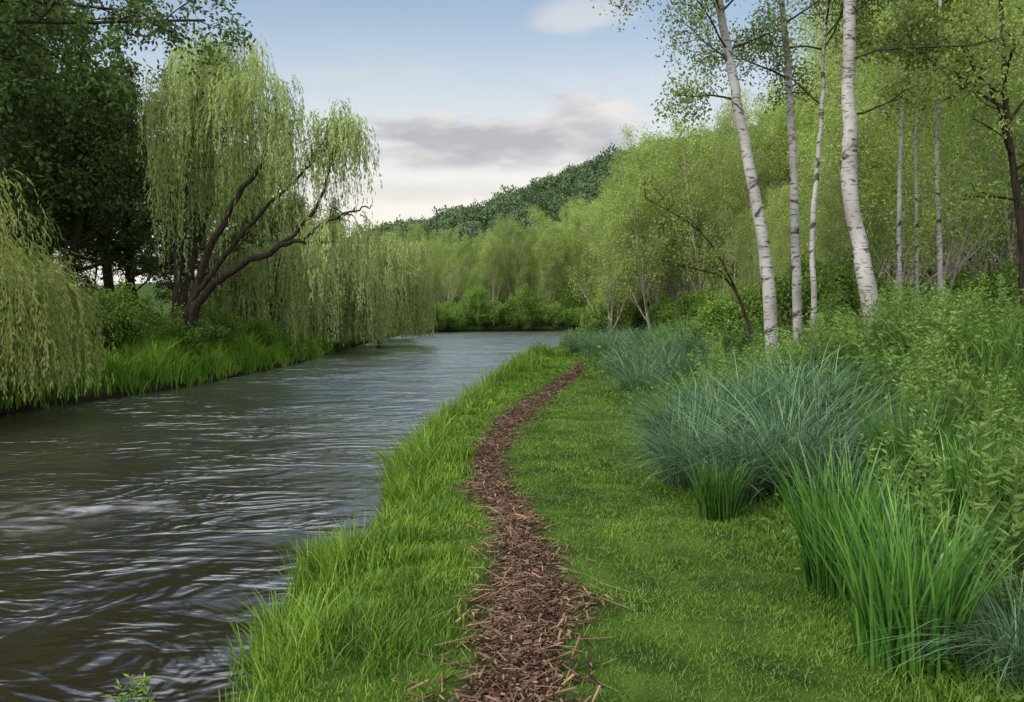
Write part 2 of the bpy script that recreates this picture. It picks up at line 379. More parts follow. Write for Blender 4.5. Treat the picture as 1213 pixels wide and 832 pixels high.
for (c_, n_, r, hh_) in ((X0(4.9, -.02), 600, .13, .60), (X0(5.5, .2), 420, .13, .50), (X0(4.3, .1), 320, .12, .46), (X0(6.1, -.08), 560, .12, .66), (X0(6.7, .15), 260, .11, .42), (X0(3.9, .3), 280, .14, .36), (X0(5.2, .6), 220, .12, .24), (X0(5.8, .65), 160, .1, .28),
                         (X0(8.5, -.1), 540, .13, .72), (X0(9.3, .0), 650, .16, .92), (X0(10.1, 0), 640, .16, .88), (X0(10.8, .2), 400, .16, .66), (X0(8.0, .05), 300, .11, .46), (X0(9.2, .5), 260, .18, .36), (X0(13.2, .0), 380, .18, .72), (X0(15.2, .1), 350, .22, .72), (X0(17.5, .1), 420, .25, .78),
                         (X0(20, .2), 350, .3, .66), (X0(22.5, .3), 450, .35, .74), (X0(26, .3), 450, .45, .74), (X0(31, .4), 500, .5, .8), ((-.35, 4.2), 120, .14, .12), ((-.5, 8.2), 200, .2, .16)):
    cx, cy = c_; x = cx+rng.normal(0, r, n_); y = cy+rng.normal(0, r*1.4, n_)
    k = ((x-np.interp(y, YR, XR)) > -.3) & (np.abs(x-pcx(y)) > pcw(y)*.6); x = x[k]; y = y[k]
    rr = np.sqrt((x-cx)**2+((y-cy)/1.4)**2)/r
    put(bank, x, y, rng.uniform(.5, 1.15, len(x))*hh_*np.exp(-.12*rr**2), .006+.0006*cy, rng.uniform(.05, .7, len(x)), .25, .42+rng.normal(0, .24, len(x)), 5)
tag(link('lawn_grass', lawn.mesh('lawn_grass', M['lawn'])), 'short mown green grass right of the footpath', 'grass', kind='stuff')
tag(link('bank_grass', bank.mesh('bank_grass', M['bank'])), 'taller bright green grass between the footpath and the water', 'grass', kind='stuff')
mb = MB()
n_ = 56000
y = 10+rng.random(n_)**1.3*66; sl = rng.gamma(1.4, 1.6, n_)-.1
x = np.interp(y, YL, XL)-sl
h = rng.uniform(.35, 1.0, n_)*(.5+.95*np.clip(nz(x, y, .8, 4)+.4, 0, 1.2)); w = .014+y*.0008
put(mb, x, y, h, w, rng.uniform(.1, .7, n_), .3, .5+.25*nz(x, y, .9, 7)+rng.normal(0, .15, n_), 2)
tag(link('left_bank_grass', mb.mesh('left_bank_grass', M['left'])), 'lush tall grass along the left river bank', 'grass', kind='stuff')
mb = MB()
for (xa, xb, ya, yb, dens, w, hh_) in ((1.9, 8, 2.2, 9, 450, .009, .40), (1.9, 14, 9, 18, 200, .014, .7), (2.5, 36, 18, 60, 32, .032, .9)):
    n_ = int((xb-xa)*(yb-ya)*dens)
    x = rng.uniform(xa, xb, n_); y = rng.uniform(ya, yb, n_)
    s = x-np.interp(y, YR, XR); k = (s > .3) & (x > 1.75+.012*y+.25*nz(x, y, 1.7, 1)); x = x[k]; y = y[k]; n_ = len(x)
    edge = .35+.65*sm(0, 1, x-1.8-.012*y)
    put(mb, x, y, rng.uniform(.4, 1.1, n_)*hh_*edge, w, rng.uniform(.1, .9, n_), .3, .45+.25*nz(x, y, 1.2, 6)+rng.normal(0, .17, n_), 3)
    m_ = n_//3
    P = np.stack([x[:m_]+rng.normal(0, .05, m_), y[:m_], hgt(x[:m_], y[:m_])+rng.uniform(.05, 1, m_)*hh_*.8*edge[:m_]], 1)
    D = rng.normal(0, 1, (m_, 3)); D[:, 2] *= .4
    leaves(mb, P, D, w*6, w*2.6, .6+rng.normal(0, .2, m_))
tag(link('undergrowth', mb.mesh('undergrowth', M['under'])), 'mixed green undergrowth covering the right bank below the trees', 'undergrowth', kind='stuff')

# ---------------------------------------------------------------- clumps
def clump_mesh(name, mat, n_, rad, h, w, reach, droop, seg, seed, tm=.5):
    R = np.random.default_rng(seed); mb = MB()
    az = R.uniform(0, 2*PI, n_); r = rad*np.sqrt(R.random(n_))
    P = np.stack([np.cos(az)*r, np.sin(az)*r, np.full(n_, -.03)], 1)
    az2 = az+R.normal(0, .8, n_)
    hs = h*R.uniform(.4, 1.1, n_)
    f = r/rad
    blades(mb, P, hs, w*R.uniform(.7, 1.3, n_), az2, reach*(R.uniform(.1, 1.0, n_)+.4*f), droop*(R.uniform(.2, 1, n_)+.3*f), tm+R.normal(0, .28, n_), seg, R)
    return mb.mesh(name, mat)
sedges = [clump_mesh('sedge_blades', M['sedge'], 800, .37, 1.5, .0115, .72, .66, 8, 20+k, .5) for k in range(3)]
reeds = [clump_mesh('reed_blades', M['reed'], 400, .29, 1.15, .016, .32, .18, 7, 30+k) for k in range(2)]
def place_clump(name, me, label, cat, px, py, Y, sc, group=None):
    p = at(px, py, Y); z = float(hgt(p[0], p[1]))
    o = link(name, me, None, (p[0], p[1], z)); o.rotation_euler = (random.uniform(-.08, .08), random.uniform(-.08, .08), random.uniform(0, 6)); o.scale = (sc*random.uniform(.92, 1.1), sc, sc*random.uniform(.85, 1.12))
    tag(o, label, cat, group)
random.seed(3)
for k, (px, Y, s) in enumerate([(822, 7.9, .78), (868, 7.2, .82), (930, 7.4, .98), (800, 9.2, .8), (852, 8.9, 1.05), (975, 8.0, .95), (905, 9.4, 1.12), (995, 6.7, .75), (955, 9.8, 1.1), (838, 10.6, .9)]):
    place_clump('sedge_clump', sedges[k % 3], 'arching blue green sedge clump in the large mass beside the lawn', 'sedge', px, 500, Y, s, 'sedges massed beside the lawn')
for k, (px, Y, s) in enumerate([(758, 16, .8), (790, 17, 1.0), (830, 16.5, .85), (772, 19, 1.1), (815, 20, 1.1), (855, 18, .9), (742, 20.5, .9), (740, 24, 1.0)]):
    place_clump('sedge_clump', sedges[(k+1) % 3], 'blue green sedge clump in the middle distance below the leaning birches', 'sedge', px, 440, Y, s, 'sedges in the middle distance')
for k, (px, Y, s) in enumerate([(690, 33, 1.1), (705, 30, 1.1), (722, 28, 1.1), (735, 34, 1.3), (752, 31, 1.2)]):
    place_clump('sedge_clump', sedges[k % 3], 'far sedge clump beyond the end of the footpath', 'sedge', px, 410, Y, s, 'sedges beyond the path end')
place_clump('sedge_clump', sedges[0], 'nearest blue green sedge clump at the lower right corner', 'sedge', 1212, 800, 3.6, .62)
for lab, px, Y, s, k in (('tall bright green reed clump nearest the camera on the right', 1078, 3.85, .82, 0), ('bright green reed clump just behind and left of the nearest one', 1000, 4.8, .80, 1),
                         ('upright reed clump between the nearest reeds and the sedge mass', 1075, 6.6, .9, 0), ('reed clump at the back right before the weeds', 1150, 5.6, .7, 1),
                         ('small upright reed tuft in front of the big sedge mass', 850, 6.5, .55, 1)):
    place_clump('reed_clump', reeds[k], lab, 'reeds', px, 700, Y, s)

def herb_mesh(seed, h=1.0):
    R = np.random.default_rng(seed); st = MB(); lf = MB()
    for k in range(R.integers(7, 11)):
        az = R.uniform(0, 2*PI); r = R.uniform(0, .18); ln = R.uniform(.05, .3); H_ = h*R.uniform(.6, 1.05)
        b0 = np.array([math.cos(az)*r, math.sin(az)*r, 0]); s = np.linspace(0, 1, 7)
        pts = b0+np.stack([math.cos(az)*ln*s**1.6, math.sin(az)*ln*s**1.6, H_*s], 1)
        tube(st, pts, np.linspace(.005, .0015, 7), 4)
        m_ = 50; s = R.uniform(.12, 1, m_)
        P = b0+np.stack([math.cos(az)*ln*s**1.6, math.sin(az)*ln*s**1.6, H_*s], 1)
        a = R.uniform(0, 2*PI, m_); D = np.stack([np.cos(a), np.sin(a), R.uniform(.1, .9, m_)], 1)
        leaves(lf, P, D, (.12-.06*s)*R.uniform(.7, 1.3, m_), .032-.014*s, .3+.5*s+R.normal(0, .15, m_), R)
    return st.mesh('herb_stems', M['stem']), lf.mesh('herb_leaves', M['herb'])
herbs = [herb_mesh(40+k) for k in range(4)]
random.seed(11)
cnt = 0
while cnt < 150:
    if cnt < 120: x = random.uniform(2.4, 12); y = random.uniform(4.6, 19)
    else: x = random.uniform(3.4, 6.4); y = random.uniform(10.6, 13.2)
    if x/y < .24 or x/y > .80 or (y < 11 and x/y < .42): continue
    s, l = herbs[cnt % 4]; cnt += 1
    thing('weed_plant', 'leafy upright weed among the undergrowth on the right bank', 'weed', [('stems', s), ('leaves', l)], (x, y, float(hgt(x, y))), random.uniform(0, 6), random.uniform(.65, 1.1), 'leafy weeds on the right bank')
for k, (px, Y, sc, lab) in enumerate([(1140, 4.3, .95, 'yellow green leafy weed rising behind the nearest reeds'), (1180, 4.7, 1.1, 'tall leafy weed at the right edge beside the nearest reeds'), (1205, 3.9, .7, 'leafy weed between the nearest reeds and the corner sedge')]):
    p = at(px, 700, Y); s, l = herbs[k]
    thing('weed_plant', lab, 'weed', [('stems', s), ('leaves', l)], (p[0], p[1], float(hgt(p[0], p[1]))), 0, sc)
p = at(185, 800, 3.85); s, l = herbs[2]
thing('weed_plant', 'small leafy weed at the water edge in the bottom left', 'weed', [('stems', s), ('leaves', l)], (p[0], p[1], -.10), 0, .66)

# ---------------------------------------------------------------- willows
def strands(mb, c, rad, n_t, per, lmin, lmax, m, R, leaf=(.15, .032), floor=None, zlo=-.1, out=.5):
    n_ = n_t
    D = norm(R.normal(size=(n_*4, 3))); D = D[D[:, 2] > zlo][:n_]; n_ = len(D)
    A = c+D*np.array(rad)*R.uniform(.4, 1.08, (n_, 1))
    L_ = R.uniform(lmin, lmax, n_); T = R.uniform(.1, .9, n_)
    A = np.repeat(A, per, 0)+R.normal(0, .13, (n_*per, 3)); D = np.repeat(D, per, 0)
    L_ = np.repeat(L_, per)*R.uniform(.4, 1.2, n_*per); T = np.repeat(T, per)+R.normal(0, .1, n_*per)
    if floor is not None: L_ = np.minimum(L_, A[:, 2]-floor-R.uniform(0, .5, len(A)))
    L_ = np.maximum(L_, .3)
    N = len(A); o = norm(D*np.array([1, 1, 0])+1e-6)*R.uniform(.2, 1, (N, 1))*out
    ph = R.uniform(0, 6, (N, 2))
    idx = np.repeat(np.arange(N), m); s = R.random(N*m)
    def pos(s):
        e = 1-np.exp(-4*s); P = A[idx]+o[idx]*e[:, None]
        P[:, 2] += .25*np.sin(np.minimum(s*6, PI))*out-L_[idx]*s
        P[:, 0] += .06*np.sin(s*5+ph[idx, 0]); P[:, 1] += .06*np.sin(s*5+ph[idx, 1]); return P
    P = pos(s); D2 = pos(s+.02)-P
    D2 = norm(D2)+R.normal(0, .25, D2.shape)
    leaves(mb, P, D2, leaf[0]*R.uniform(.6, 1.2, len(P)), leaf[1], T[idx]+R.normal(0, .07, len(P)), R)

def willow_from(name_seed, base, limbs, heads, mat, leaf, floor=None):
    R = np.random.default_rng(name_seed); tr = MB(); cr = MB()
    ends = []
    for pts, r0, r1 in limbs:
        P = smooth_poly([np.array(q)-base for q in pts]); P[1:-1] += R.normal(0, .04, P[1:-1].shape)
        tube(tr, P, np.linspace(r0, r1, len(P)), 8); ends.append(P)
    allp = np.concatenate(ends)
    for (c, rad, nt_, per, l0, l1, m_) in heads:
        c = np.array(c)-base
        strands(cr, c, rad, nt_, per, l0, l1, m_, R, leaf, None if floor is None else floor-base[2])
        for k in range(12):
            e = c+norm(R.normal(size=3)+np.array([0, 0, .2]))*np.array(rad)*.6
            cand = allp[np.argsort(np.linalg.norm(allp-e, axis=1))[:6]]; s = cand[R.integers(0, 6)]
            mid = (s+e)/2+np.array([0, 0, .15])+R.normal(0, .12, 3)
            P = smooth_poly([s, mid, e], 4); tube(tr, P, np.linspace(.03, .008, len(P)), 4)
    return tr.mesh('willow_trunk', M['bark']), cr.mesh('willow_fronds', mat)
D0 = 27
def A(px, py, d=0): return at(px, py, D0+d)
b0 = A(205, 405); b0[2] = float(hgt(b0[0], b0[1]))-.1
limbs = [([b0, A(210, 350), A(214, 290, .3), A(220, 220, .5), A(235, 110, .6), A(242, 65, .6)], .17, .03),
         ([b0+[.1, 0, 0], A(226, 360, -.3), A(246, 300, -.5), A(280, 235, -.8), A(318, 175, -1), A(330, 140, -1)], .17, .04),
         ([b0+[.2, -.1, 0], A(240, 352, -.5), A(278, 320, -.8), A(325, 295, -1), A(355, 287, -1.2), A(395, 286, -1.2)], .17, .04),
         ([b0+[.15, -.1, 0], A(236, 345, -.4), A(262, 310, -.6), A(300, 262, -.8), A(345, 215, -.9), A(372, 190, -.8)], .13, .03),
         ([A(325, 295, -1), A(355, 270, -1), A(385, 225, -.8), A(400, 150, -.5)], .08, .03),
         ([A(355, 287, -1.2), A(390, 262, -1.5), A(420, 250, -1.5), A(440, 243, -1.4)], .05, .02),
         ([b0+[.05, .1, 0], A(220, 340, .6), A(240, 270, 1.2), A(262, 190, 1.5), A(278, 100, 1.2)], .13, .04)]
heads = [(A(240, 78), (1.3, 1.4, 1.0), 46, 8, 1.5, 4.0, 34), (A(203, 120, .5), (1.0, 1.6, 1.3), 44, 8, 2.0, 6.0, 44), (A(308, 110, -.5), (1.1, 1.4, 1.1), 40, 8, 1.2, 4.0, 36),
         (A(278, 66, .5), (1.0, 1.2, .8), 30, 8, 1, 3.2, 30), (A(225, 200, 1), (1.1, 1.6, 1.2), 26, 8, 2.0, 4.2, 38), (A(342, 148, -1), (.7, 1.1, .7), 24, 8, 1.0, 3.2, 30),
         (A(405, 152, -.5), (.75, 1.0, .8), 34, 8, 1.0, 2.8, 30), (A(380, 185, -.8), (.6, .8, .6), 10, 8, .8, 2.0, 26), (A(295, 190, 1.2), (1.3, 1.4, .9), 22, 8, 1.5, 3.4, 34), (A(265, 140), (1.4, 1.4, 1), 30, 8, 1.5, 3.8, 34),
         (A(400, 268, -1.2), (1.2, .8, .25), 22, 8, .8, 2.6, 28)]
t_, c_ = willow_from(1, b0, limbs, heads, M['willow'], (.16, .028), .9)
thing('willow_tree', 'large weeping willow with dark leaning limbs on the left bank', 'willow', [('trunk', t_), ('crown', c_)], b0)
def dome_willow(seed, h, r, n_t, leaf, mat, out=.6, dark=M['bark'], lmul=1.0, rt=.12):
    R = np.random.default_rng(seed); tr = MB(); cr = MB()
    heads = [((0, 0, h*.72), (r*.75, r*.75, h*.25))]+[((math.cos(a)*r*.6, math.sin(a)*r*.6, h*R.uniform(.42, .70)), (r*.5, r*.5, h*.18)) for a in R.uniform(0, 6.28, 7)]
    for k in range(6):
        a = R.uniform(0, 6.28); P = smooth_poly([[0, 0, -.2], [math.cos(a)*r*.1, math.sin(a)*r*.1, h*.25], [math.cos(a)*r*.35, math.sin(a)*r*.35, h*.55], [math.cos(a)*r*.6, math.sin(a)*r*.6, h*.7]])
        tube(tr, P, np.linspace(rt, .02, len(P)), 7)
    for c, rad in heads:
        strands(cr, np.array(c), rad, n_t, 8, h*.25*lmul, h*.75*lmul, 38, R, leaf, .25, -.1, out)
    return tr.mesh('willow_trunk', dark), cr.mesh('willow_fronds', mat)
nw = dome_willow(5, 5.7, 2.9, 66, (.14, .024), M['willow2'], .7, lmul=1.25)
thing('willow_tree', 'bright weeping willow trailing its fronds over the water at the left edge', 'willow', [('trunk', nw[0]), ('crown', nw[1])], (-12.3, 16.6, .25), 1.0, 1.0)
mw = [dome_willow(6, 7.4, 2.8, 36, (.18, .04), M['willow'], lmul=1.3, rt=.09), dome_willow(8, 7.6, 3.0, 36, (.18, .04), M['willow'], lmul=1.3, rt=.09)]
for k, (x, y, s, lab) in enumerate([(-10.9, 36, .86, 'weeping willow immediately right of the large leaning willow'), (-10.0, 43.5, 1.0, 'weeping willow overhanging the left bank in the middle of the row'),
                                    (-8.9, 53, 1.14, 'rightmost weeping willow of the row hanging over the river bend'), (-13.5, 48, 1.2, 'weeping willow set back behind the row on the left bank'), (-10.6, 64, 1.25, 'most distant weeping willow of the row on the left bank')]):
    thing('willow_tree', lab, 'willow', [('trunk', mw[k % 2][0]), ('crown', mw[k % 2][1])], (x, y, .3), k*1.3, s)

# ---------------------------------------------------------------- generic trees
def tree_proto(seed, h, r0, cfg, n_per, sig, L_, W_, leafm, barkm, stems=1, droop=.3, keep=None, k=6):
    R = np.random.default_rng(seed); tr = MB(); tips = []
    for s in range(stems):
        a = R.uniform(0, 6.28); lean = R.uniform(.08, .35) if stems > 1 else R.uniform(0, .08)
        grow(tr, tips, (0.15*math.cos(a)*(stems > 1), .15*math.sin(a)*(stems > 1), -.2), (math.cos(a)*lean, math.sin(a)*lean, 1), h*R.uniform(.8, 1), r0*R.uniform(.7, 1), 0, cfg, R, k)
    cr = crown_from(tips, n_per, sig, L_, W_, R, droop, keep)
    return tr.mesh('tree_trunk', barkm), cr.mesh('tree_crown', leafm)
cfgD = dict(w=.10, up=[.05, .06, .0, .0], n=[12, 7, 4], t0=[.26, .3, .3], ang=[1.15, .9, .8], ratio=[.46, .5, .5])
darks = [tree_proto(60+k, 12, .24, cfgD, 11, .24, .21, .11, M['dark'], M['bark']) for k in range(2)]
for k, (x, y, s) in enumerate([(-19.5, 27, 1.15), (-24, 34, 1.45), (-16, 33, .9), (-18, 22, 1.05), (-21, 42, 1.15), (-14.5, 42, .7), (-28, 27, 1.4), (-17, 54, 1.0), (-30, 50, 1.5), (-16, 28.5, .75), (-13.8, 50, .75),
                               (-20, 31, .5), (-24, 38, .55), (-17, 36, .45), (-21, 26, .45), (-26, 44, .6), (-18, 46, .5), (-30, 38, .6), (-33, 60, 1.3), (-16.5, 25, .4), (-19, 70, .9), (-27, 34, .5), (-23, 30, .5)]):
    m_ = darks[k % 2]
    thing('broadleaf_tree', 'dark green broadleaf tree in the wood behind the left bank willows', 'tree', [('trunk', m_[0]), ('crown', m_[1])], (x, y, float(hgt(x, y))), k*2.1, s, 'dark trees behind the left bank willows')
cfgO = dict(w=.10, up=[.05, .02, -.02, .0], n=[9, 7, 4], t0=[.55, .3, .3], ang=[1.1, .8, .8], ratio=[.35, .5, .5])
R = np.random.default_rng(71); tr = MB(); tips = []
grow(tr, tips, (0, 0, -.2), (0, 0, 1), 12, .26, 0, cfgO, R, 6)
cfgL = dict(w=.06, up=[0, .0, -.03, -.04], n=[0, 12, 4], t0=[0, .25, .2], ang=[1, .75, .7], ratio=[1, .22, .5])
for (z_, d_, l_) in ((6.3, (1, .05, .05), 6.9), (6.7, (1, .2, .06), 5.8), (6.1, (1, -.2, .08), 4.4)):
    grow(tr, tips, (0, 0, z_), d_, l_, .045, 1, cfgL, R, 7)
thing('broadleaf_tree', 'dark tree at the left edge whose high branches overhang the top left corner', 'tree', [('trunk', tr.mesh('tree_trunk', M['bark'])), ('crown', crown_from(tips, 12, .13, .10, .055, R).mesh('tree_crown', M['dark']))], (-12.2, 13.2, .9))

cfgS = dict(w=.05, up=[.05, .20, .10, .0], n=[14, 6, 3], t0=[.08, .2, .3], ang=[.6, .5, .5], ratio=[.34, .5, .5])
scrubs = [tree_proto(80+k, 10, .075, cfgS, 8, .18, .13, .045, M['scrub'], M['pale'], stems=2+k % 2, k=6) for k in range(5)]
cfgN = dict(w=.05, up=[.05, .12, .03, .0], n=[18, 6, 3], t0=[.08, .2, .3], ang=[.75, .6, .6], ratio=[.27, .5, .5])
slender = [tree_proto(180+k, 10, .048, cfgN, 7, .17, .095, .038, M['scrub'], M['pale'], stems=2, k=8) for k in range(3)]
random.seed(5); cnt = 0
def put_scrub(px, Y, ytop, label, group, protos, mult=1.0):
    global cnt
    x = (px-606.5)/F*Y
    xr = np.interp(Y, YR, XR); xl = np.interp(Y, YL, XL)
    if xl-1 < x < xr+2: return
    z = float(hgt(x, Y)); H_ = (370-ytop)/F*Y+CAMZ-z
    m_ = protos[cnt % len(protos)]; cnt += 1
    s = max(.3, H_/m_[1]['top'])*mult; wd = random.uniform(.7, 1.15)
    thing('young_tree', label, 'tree', [('trunk', m_[0]), ('crown', m_[1])], (x, Y, z), random.uniform(0, 6), (s*wd, s*wd*random.uniform(.9, 1.1), s), group)
for row, Y in enumerate((99, 110, 124)):
    for px in np.arange(462+row*8, 860, 18):
        yt = np.interp(px, [460, 500, 560, 620, 700, 760, 850], [288, 280, 274, 262, 240, 220, 200])+random.uniform(-22, 26)+(2-row)*6
        put_scrub(px+random.uniform(-6, 6), Y+random.uniform(-3, 4), yt, 'pale yellow green young tree in the wood on the far bank of the river bend', 'pale young trees on the far bank', scrubs)
for row, Y in enumerate((46, 56, 68, 80)):
    for px in np.arange(690+row*9, 1260 if row < 2 else 1000, 30):
        yt = np.interp(px, [700, 740, 770, 850, 900, 1000, 1260], [250, 200, 165, 145, 120, 60, -60])+random.uniform(-28, 32)
        put_scrub(px+random.uniform(-10, 10), Y+random.uniform(-3, 3), yt, 'spring green young tree in the wood behind the leaning birches', 'young trees behind the leaning birches', scrubs)
for row, Y in enumerate((20, 25, 31, 38)):
    for px in np.arange(890+row*15, 1380 if row < 2 else 1290, 54):
        yt = np.interp(px, [880, 980, 1020, 1060, 1400], [270, 190, 50, -60, -160])+random.uniform(-30, 30)
        put_scrub(px+random.uniform(-15, 15), Y+random.uniform(-2, 2), yt, 'spring green slender tree in the wood at the right behind the thickest birch', 'slender trees in the right hand wood', slender)

# ---------------------------------------------------------------- birches
def birch(seed, px_pts, Y, r0, r1, n_br, bias, label, dens=7, leafsz=(.065, .042)):
    R = np.random.default_rng(seed); tr = MB(); tips = []
    P0 = at(*px_pts[0], Y); base = np.array([P0[0], Y, float(hgt(P0[0], Y))-.05])
    pts = [base]+[at(a, b_, Y+i*.05) for i, (a, b_) in enumerate(px_pts[1:])]
    P = smooth_poly(np.array(pts)-base, 6); P[2:, :2] += np.cumsum(R.normal(0, .012, (len(P)-2, 2)), 0)
    rad = np.linspace(r0, r1, len(P)); rad[0] *= 1.3; rad[1] *= 1.1
    tube(tr, P, rad*(1+R.normal(0, .035, len(P))), 14)
    parts = [('trunk', tr.mesh('birch_trunk', M['birch']))]
    cfg = dict(w=.13, up=[0, .03, -.03, -.05], n=[0, 7, 4], t0=[0, .25, .2], ang=[1, .7, .7], ratio=[1, .45, .5])
    for k in range(n_br):
        t = R.uniform(.45, 1); q = P[min(int(t*len(P)), len(P)-1)]
        a = R.uniform(0, 6.28); d = np.array([math.cos(a)+bias[0], math.sin(a)*.8+bias[1], R.uniform(.3, 1.0)])
        lb = MB(); grow(lb, tips, q, d, R.uniform(1.0, 2.1)*(1.3-.4*t), .020*(1.3-.5*t), 1, cfg, R)
        parts.append(('branch', lb.mesh('birch_branch', M['bark'])))
    cr = crown_from(tips, dens, .13, leafsz[0], leafsz[1], R, .6)
    parts.append(('crown', cr.mesh('birch_crown', M['birchleaf'])))
    thing('birch_tree', label, 'birch', parts, base)
birch(1, [(918, 395), (905, 300), (885, 180), (868, 90), (852, 0), (840, -110), (835, -220)], 14, .12, .04, 16, (-.4, 0), 'white birch with dark scars leaning left, leftmost of the birches', 7)
birch(2, [(947, 390), (940, 280), (935, 180), (928, 80), (922, 0), (915, -120), (915, -230)], 15, .088, .035, 8, (-.1, 0), 'straight white birch second from the left beside the leaning one', 6)
birch(3, [(962, 395), (962, 300), (968, 200), (974, 110), (980, 30), (990, -80)], 14.4, .055, .022, 5, (.2, 0), 'thinnest of the front birches, between the straight birch and the thickest one', 6)
birch(4, [(1040, 395), (1026, 320), (1014, 220), (1010, 120), (1012, 20), (1016, -100), (1022, -240)], 13, .145, .07, 9, (.5, 0), 'thickest white birch trunk with smooth bark, rightmost in the front', 6)
birch(6, [(1068, 260), (1068, 180), (1075, 60), (1080, -60)], 17, .05, .025, 5, (0, 0), 'thin pale birch standing back just right of the thickest birch', 6, (.1, .06))
birch(7, [(1090, 260), (1086, 180), (1088, 60), (1090, -60)], 17.5, .042, .025, 5, (0, 0), 'second thin pale birch standing back right of the thickest birch', 6, (.1, .06))
birch(8, [(1118, 260), (1114, 160), (1118, 60), (1122, -60)], 17, .055, .03, 5, (0, 0), 'rightmost of the three thin pale birches standing back', 6, (.1, .06))
R = np.random.default_rng(90); tr = MB(); tips = []
base = at(1212, 330, 16); base[2] = float(hgt(base[0], 16))
P = smooth_poly([base-base, at(1212, 300, 16)-base, at(1203, 220, 16)-base, at(1192, 130, 16)-base, at(1188, 40, 16)-base, at(1180, -60, 16)-base])
tube(tr, P, np.linspace(.09, .03, len(P)), 8)
cfg = dict(w=.12, up=[0, -.02, -.04, -.05], n=[0, 5, 3], t0=[0, .3, .2], ang=[1, .7, .7], ratio=[1, .5, .5])
for k in range(12):
    t = R.uniform(.2, .95); q = P[int(t*len(P))]; a = R.uniform(0, 6.28)
    grow(tr, tips, q, (math.cos(a)-.5, math.sin(a)*.5-.3, .5), R.uniform(1.2, 2.2), .035, 1, cfg, R)
thing('bare_tree', 'dark thin barked tree with sparse leaves at the right edge', 'tree', [('trunk', tr.mesh('tree_trunk', M['bark'])), ('crown', crown_from(tips, 5, .15, .09, .05, R).mesh('tree_crown', M['scrub']))], base)
for k, (pts, lab) in enumerate([([(900, 400), (868, 340), (820, 318), (780, 312)], 'bare arching sapling leaning left low beside the birches'), ([(905, 395), (870, 340), (830, 275), (765, 235)], 'longer bare arching sapling reaching up to the left of the birches')]):
    R = np.random.default_rng(95+k); tr = MB(); tips = []
    P = [at(a, b_, 15.5) for a, b_ in pts]; base = P[0].copy(); base[2] = float(hgt(base[0], 15.5)); P = smooth_poly([base-base]+[q-base for q in P[1:]])
    tube(tr, P, np.linspace(.03, .007, len(P)), 6)
    for j in range(10):
        q = P[R.integers(5, len(P))]; grow(tr, tips, q, (R.normal(-.4, .6), R.normal(), .8), R.uniform(.4, 1.1), .010, 2, cfg, R)
    thing('arching_sapling', lab, 'sapling', [('stems', tr.mesh('sapling_stems', M['bark'])), ('leaves', crown_from(tips, 4, .1, .07, .04, R).mesh('sapling_leaves', M['birchleaf']))], base)

# ---------------------------------------------------------------- shrubs
def shrub_proto(seed):
    R = np.random.default_rng(seed); tr = MB(); tips = []
    cfg = dict(w=.12, up=[.05, .05, .0], n=[5, 4], t0=[.2, .2], ang=[.7, .7], ratio=[.55, .55])
    for s in range(9):
        a = R.uniform(0, 6.28); l_ = R.uniform(.1, 1.1)
        grow(tr, tips, (0, 0, -.05), (math.cos(a)*l_, math.sin(a)*l_, 1), R.uniform(.8, 1.3), .02, 0, cfg, R)
    return tr.mesh('shrub_stems', M['bark']), crown_from(tips, 12, .10, .085, .045, R).mesh('shrub_leaves', M['shrub'])
shr = [shrub_proto(100+k) for k in range(3)]
random.seed(8)
def put_shrub(x, y, s, label, group, k, dz=0):
    thing('shrub', label, 'shrub', [('stems', shr[k % 3][0]), ('leaves', shr[k % 3][1])], (x, y, float(hgt(x, y))+dz), random.uniform(0, 6), s, group)
k = 0
for px in np.arange(482, 760, 8):
    Y = 92.
    for _ in range(6): Y = float(np.interp((px-606)/F*Y, [-11, -10, -5, 8, 40], [80, 86, 91, 95, 100]))
    Y += random.uniform(.3, 2.2)
    put_shrub((px-606)/F*Y, Y, (1.6+.6*random.random(), 1.6, random.uniform(1.0, 3.2)), 'low green shrub at the waterline of the far bank', 'shrubs along the far bank', k, -.3); k += 1
for y in np.arange(15, 60, 1.7):
    x = np.interp(y, YL, XL)-random.uniform(.9, 3.2); put_shrub(x, y, random.uniform(.7, 1.3), 'leafy green shrub in the grass of the left bank', 'shrubs on the left bank', k); k += 1
for i_ in range(26):
    Y = random.uniform(17, 40); px = random.uniform(780, 1260); x = (px-606)/F*Y
    if x-np.interp(Y, YR, XR) < 3: continue
    put_shrub(x, Y, random.uniform(.6, 1.0)*(1+Y*.008), 'leafy green shrub at the foot of the wood on the right bank', 'shrubs below the right hand wood', k); k += 1
for i_ in range(14):
    Y = random.uniform(42, 58); x = np.interp(Y, YR, XR)+random.uniform(.4, 6)
    put_shrub(x, Y, random.uniform(1.2, 1.9), 'rounded green shrub on the point where the right bank turns', 'shrubs on the right bank point', k); k += 1

